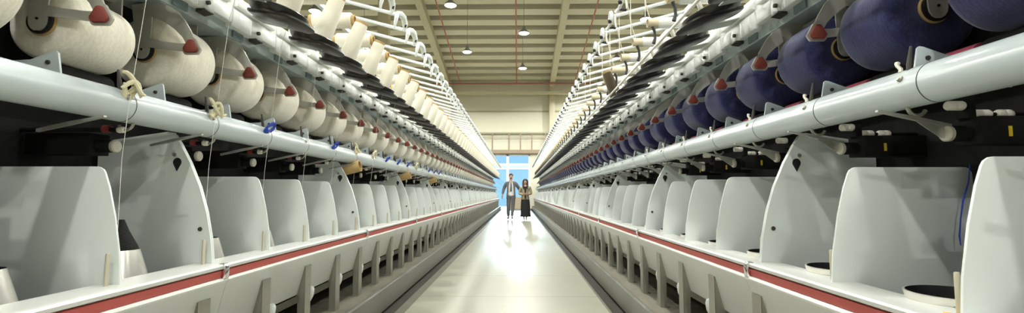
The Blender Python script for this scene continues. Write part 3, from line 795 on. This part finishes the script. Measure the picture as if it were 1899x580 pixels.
# ------------------------------------------------------------------ people
def skin_mesh(name, verts, edges, radii, root=0, sub=2):
    me = bpy.data.meshes.new(name); me.from_pydata(verts, edges, [])
    o = bpy.data.objects.new(name, me); C.objects.link(o)
    md = o.modifiers.new('skin', 'SKIN'); md.use_smooth_shade = True
    for i, r in enumerate(radii):
        sv = me.skin_vertices[0].data[i]
        sv.radius = r if isinstance(r, tuple) else (r, r); sv.use_root = (i == root)
    sb = o.modifiers.new('sub', 'SUBSURF'); sb.levels = sub; sb.render_levels = sub
    dg = bpy.context.evaluated_depsgraph_get(); dg.update()
    res = bpy.data.meshes.new_from_object(o.evaluated_get(dg))
    bpy.data.objects.remove(o)
    res.name = name
    res.polygons.foreach_set('use_smooth', [True]*len(res.polygons))
    return res
def skin_obj(name, chains, m, parent, sub=2):
    """chains: list of list of ((x,y,z), r); first point of a later chain may repeat an existing point"""
    V = []; E = []; Rr = []; idx = {}
    for ch in chains:
        prev = None
        for p, r in ch:
            key = tuple(round(c, 4) for c in p)
            if key not in idx:
                idx[key] = len(V); V.append(p); Rr.append(r)
            i = idx[key]
            if prev is not None and prev != i: E.append((prev, i))
            prev = i
    me = skin_mesh(name, V, E, Rr, 0, sub)
    me.materials.clear(); me.materials.append(m)
    return link(name, me, parent)
def hand_chains(wrist, d, thumb_side, curl=(0,0,0)):
    """palm and five fingers from the wrist along direction d"""
    w = Vector(wrist); d = Vector(d).normalized(); t = Vector(thumb_side).normalized(); c = Vector(curl)
    palm = w + d*0.085
    ch = [[(tuple(w), (0.026,0.020)), (tuple(w+d*0.045), (0.036,0.018)), (tuple(palm), (0.038,0.016))]]
    for i, L in enumerate((0.070, 0.080, 0.074, 0.058)):
        off = t*(0.027-0.018*i)
        a = palm + off*1.0
        ch.append([(tuple(palm), (0.038,0.016)), (tuple(a+d*0.018), (0.009,0.009)), (tuple(a+d*(0.018+L*0.5)+c*0.3), (0.0085,0.0085)), (tuple(a+d*(0.018+L*0.9)+c), (0.007,0.007))])
    a = w + d*0.045
    ch.append([(tuple(a), (0.036,0.018)), (tuple(a+t*0.042+d*0.02), (0.011,0.011)), (tuple(a+t*0.055+d*0.055+c*0.3), (0.009,0.009))])
    return ch

def man():
    o = empty('person', (-0.28, 19.0, 0.006))
    tag(o, 'person in a grey suit, white shirt and dark tie walking along the aisle', 'person', 'people walking in the aisle')
    # facing -Y.  right hand is at -x (viewer's left)
    pel = (0,0,0.93)
    legR = [(pel,(0.13,0.10)), ((-0.085,0.0,0.88),0.085), ((-0.10,-0.03,0.50),0.058), ((-0.105,0.06,0.10),0.040), ((-0.11,0.02,0.045),0.038), ((-0.12,-0.09,0.032),0.034)]
    legL = [(pel,(0.13,0.10)), ((0.085,0.0,0.88),0.085), ((0.07,-0.06,0.50),0.058), ((0.04,-0.18,0.11),0.040), ((0.04,-0.21,0.05),0.036), ((0.045,-0.32,0.045),0.032)]
    torso = [(pel,(0.13,0.10)), ((0,0.01,1.10),(0.13,0.095)), ((0,0.0,1.30),(0.13,0.09)), ((0,0.01,1.42),(0.085,0.065)), ((0,0.0,1.50),(0.058,0.058)), ((0,-0.01,1.545),(0.055,0.060)),
             ((0,-0.02,1.60),(0.068,0.078)), ((0,-0.015,1.67),(0.074,0.088)), ((0,-0.01,1.73),(0.058,0.070))]
    sh = ((0,0.01,1.42),(0.085,0.065))
    armR = [sh, ((-0.18,0.02,1.395),0.046), ((-0.29,0.05,1.16),0.038), ((-0.33,-0.06,0.95),0.030)]
    armL = [sh, ((0.18,0.02,1.395),0.046), ((0.31,0.06,1.18),0.038), ((0.42,0.03,1.06),0.030)]
    ch = [torso, legR, legL, armR, armL] + hand_chains((-0.33,-0.06,0.95), (-0.12,-0.25,-1), (0.3,-1,0.1), (0.02,-0.01,0)) + hand_chains((0.42,0.03,1.06), (0.8,-0.15,-0.35), (0,-0.9,0.3), (0,-0.01,-0.015))
    nose = [((0,-0.015,1.67),(0.074,0.088)), ((0,-0.112,1.655),(0.012,0.014))]
    body = skin_obj('body', ch + [nose], SKIN, o)
    for sx in (-1, 1):
        MB().sphere((sx*0.030,-0.098,1.685), 0.010, 8).obj('eye', SHOE, o)
        MB().sphere((sx*0.079,-0.005,1.665), 0.022, 8, (0.4,0.7,1.3)).obj('ear', SKIN, o)
    MB().sphere((0,-0.100,1.615), 0.022, 8, (1,0.35,0.25)).obj('mouth', mat('lips',(0.36,0.14,0.11),0.5), o)
    h = MB().sphere((0,0.012,1.712), 0.094, 20, (0.92,1.04,0.82))
    h.sphere((0,-0.055,1.762), 0.05, 12, (1.15,0.75,0.5))
    h.obj('hair', HAIRB, o)
    MB().sphere((0,-0.072,1.60), 0.055, 14, (0.95,0.6,0.65)).obj('beard', HAIRB, o)
    # clothes
    e = 1.16
    def gr(ch, f): return [(p, (r[0]*f, r[1]*f) if isinstance(r, tuple) else r*f) for p, r in ch]
    tR = [((0,0,0.95),(0.145,0.115)), ((-0.088,0.0,0.88),0.100), ((-0.10,-0.03,0.50),0.078), ((-0.105,0.055,0.11),0.066)]
    tL = [((0,0,0.95),(0.145,0.115)), ((0.088,0.0,0.88),0.100), ((0.07,-0.06,0.50),0.078), ((0.04,-0.175,0.12),0.066)]
    skin_obj('trousers', [[((0,0,1.02),(0.138,0.108)), ((0,0,0.95),(0.145,0.115))], tR, tL], SUIT, o)
    skin_obj('shirt', [[((0,0.0,0.86),(0.150,0.118)), ((0,0.0,0.99),(0.155,0.122)), ((0,0.01,1.12),(0.152,0.124)), ((0,0.0,1.30),(0.168,0.128)), ((0,0.0,1.44),(0.085,0.085)), ((0,0,1.485),(0.062,0.062))]], SHIRT, o)
    J = [((0,0.03,0.86),(0.175,0.105)), ((0,0.035,1.00),(0.165,0.105)), ((0,0.04,1.15),(0.158,0.102)), ((0,0.035,1.30),(0.172,0.108)), ((0,0.03,1.41),(0.135,0.10)), ((0,0.03,1.475),(0.085,0.065))]
    jc = [J, [((0,0.03,1.41),(0.135,0.10)), ((-0.19,0.018,1.405),0.082), ((-0.295,0.05,1.16),0.062), ((-0.33,-0.05,0.97),0.048)],
          [((0,0.03,1.41),(0.135,0.10)), ((0.19,0.018,1.405),0.082), ((0.315,0.06,1.18),0.062), ((0.41,0.035,1.07),0.048)]]
    jk = skin_obj('jacket', jc, SUIT, o)
    for sx in (-1, 1):
        MB().prism([(sx*0.072,1.46),(sx*0.11,1.40),(sx*0.170,1.32),(sx*0.165,1.08),(sx*0.185,0.80),(sx*0.130,0.82),(sx*0.118,1.10),(sx*0.098,1.32)], -0.145, -0.05).obj('jacket_front', SUIT, o, bevel=0.012)
    MB().prism([(-0.016,1.465),(0.016,1.465),(0.030,1.10),(0,1.06),(-0.030,1.10)], -0.134, -0.095).obj('tie', TIE, o)
    for a, b in (((-0.11,0.07,0.055),(-0.122,-0.13,0.04)), ((0.04,-0.15,0.075),(0.046,-0.35,0.055))):
        skin_obj('shoe', [[(a,(0.045,0.05)), (tuple((a[i]+b[i])/2 for i in range(3)),(0.046,0.044)), (b,(0.038,0.030))]], SHOE, o, 2)
    return o
man()
def woman():
    o = empty('person', (0.27, 18.6, 0.006))
    tag(o, 'person in a beige jacket and long black skirt with hands clasped', 'person', 'people walking in the aisle')
    pel = (0,0,0.83)
    torso = [(pel,(0.13,0.10)), ((0,0.01,0.98),(0.115,0.085)), ((0,0,1.14),(0.125,0.095)), ((0,0.01,1.245),(0.10,0.075)), ((0,0,1.315),(0.048,0.048)), ((0,-0.01,1.355),(0.046,0.052)),
             ((0,-0.025,1.405),(0.060,0.070)), ((0,-0.02,1.465),(0.068,0.080)), ((0,-0.01,1.515),(0.052,0.062))]
    sh = ((0,0.01,1.245),(0.10,0.075))
    legR = [(pel,(0.13,0.10)), ((-0.075,0,0.78),0.08), ((-0.06,0.0,0.44),0.052), ((-0.05,0.05,0.09),0.034), ((-0.05,0.01,0.035),0.030), ((-0.055,-0.09,0.025),0.028)]
    legL = [(pel,(0.13,0.10)), ((0.075,0,0.78),0.08), ((0.06,-0.05,0.44),0.052), ((0.035,-0.10,0.09),0.034), ((0.035,-0.14,0.035),0.030), ((0.035,-0.235,0.027),0.028)]
    armR = [sh, ((-0.16,0.01,1.235),0.052), ((-0.22,0.03,1.00),0.040), ((-0.10,-0.17,0.965),0.026)]
    armL = [sh, ((0.16,0.01,1.235),0.052), ((0.22,0.03,1.00),0.040), ((0.10,-0.18,0.975),0.026)]
    ch = [torso, legR, legL, armR, armL] + hand_chains((-0.10,-0.17,0.965), (1,-0.25,0.05), (0,-0.3,1), (0,0.01,-0.012)) + hand_chains((0.10,-0.18,0.975), (-1,-0.3,0.1), (0,-0.3,1), (0,0.01,-0.012))
    skin_obj('body', ch + [[((0,-0.02,1.465),(0.068,0.080)), ((0,-0.108,1.455),(0.010,0.012))]], SKIN, o)
    for sx in (-1, 1): MB().sphere((sx*0.027,-0.096,1.478), 0.009, 8).obj('eye', SHOE, o)
    MB().sphere((0,-0.094,1.415), 0.019, 8, (1,0.35,0.25)).obj('mouth', mat('lips',(0.36,0.14,0.11),0.5), o)
    h = MB().sphere((0,0.012,1.492), 0.092, 20, (0.98,1.05,0.90))
    for sx in (-1, 1):
        h.tube([(sx*0.065,-0.02,1.52),(sx*0.082,-0.015,1.45),(sx*0.085,-0.03,1.36),(sx*0.078,-0.085,1.26),(sx*0.072,-0.11,1.17)], 0.03, 10, rad=[0.025,0.032,0.036,0.032,0.014])
    h.tube([(0,0.06,1.48),(0,0.085,1.38),(0,0.10,1.26),(0,0.11,1.14)], 0.06, 12, rad=[0.07,0.075,0.07,0.03])
    h.obj('hair', HAIRD, o)
    J = [((0,0.0,0.72),(0.185,0.135)), ((0,0.0,0.84),(0.170,0.128)), ((0,0.005,0.98),(0.142,0.112)), ((0,0.0,1.14),(0.148,0.118)), ((0,0.01,1.24),(0.112,0.088)), ((0,0.005,1.29),(0.062,0.055))]
    skin_obj('jacket', [J, [((0,0.01,1.24),(0.112,0.088)), ((-0.165,0.01,1.232),0.066), ((-0.228,0.03,1.00),0.058), ((-0.12,-0.145,0.967),0.045)],
                        [((0,0.01,1.24),(0.112,0.088)), ((0.165,0.01,1.232),0.066), ((0.228,0.03,1.00),0.058), ((0.12,-0.155,0.977),0.045)]], BEIJ, o)
    MB().prism([(-0.05,1.27),(0.05,1.27),(0.028,1.05),(0.024,0.80),(-0.024,0.80),(-0.028,1.05)], -0.142, -0.06).obj('blouse', BLKS, o, bevel=0.01)
    sk = MB(); prof = [(0.12,0.205),(0.30,0.190),(0.50,0.178),(0.70,0.165),(0.84,0.145)]
    vs = []; fs = []; n = 28
    for z, r in prof:
        for j in range(n):
            a = 2*PI*j/n; f = 1+0.05*math.cos(7*a)*(0.9-z)
            vs.append((r*f*math.cos(a), -0.03*(0.84-z)+r*0.72*f*math.sin(a), z))
    for i in range(len(prof)-1):
        for j in range(n): fs.append((i*n+j, i*n+(j+1)%n, (i+1)*n+(j+1)%n, (i+1)*n+j))
    fs += [tuple(range(n-1,-1,-1)), tuple(range((len(prof)-1)*n, len(prof)*n))]
    sk.add(vs, fs).obj('skirt', BLKS, o)
    for a, b in (((-0.05,0.05,0.040),(-0.056,-0.115,0.028)), ((0.035,-0.10,0.042),(0.036,-0.26,0.030))):
        skin_obj('shoe', [[(a,(0.034,0.036)), (tuple((a[i]+b[i])/2 for i in range(3)),(0.035,0.028)), (b,(0.028,0.018))]], mat('nude_shoe',(0.50,0.34,0.24),0.4), o)
woman()

# ------------------------------------------------------------------ camera
cam = bpy.data.cameras.new('camera'); co = bpy.data.objects.new('camera', cam); C.objects.link(co)
F = 900.0
cam.sensor_fit = 'HORIZONTAL'; cam.sensor_width = 36.0; cam.lens = F/1899*36.0
cam.clip_start = 0.05; cam.clip_end = 300
co.location = (0,0,1.0)
pitch = math.atan((359-290)/F); yaw = math.atan((961-949.5)/F)
co.rotation_euler = (PI/2+pitch, 0, yaw)
sc = bpy.context.scene
sc.camera = co
sc.view_settings.view_transform = 'Standard'; sc.view_settings.look = 'None'
sc.view_settings.gamma = 1.0; sc.view_settings.use_curve_mapping = False
sc.view_settings.exposure = 1.12
sc.cycles.max_bounces = 8; sc.cycles.diffuse_bounces = 5; sc.cycles.glossy_bounces = 4; sc.cycles.transparent_max_bounces = 8
sc.cycles.use_denoising = True
sc.cycles.sample_clamp_indirect = 8.0
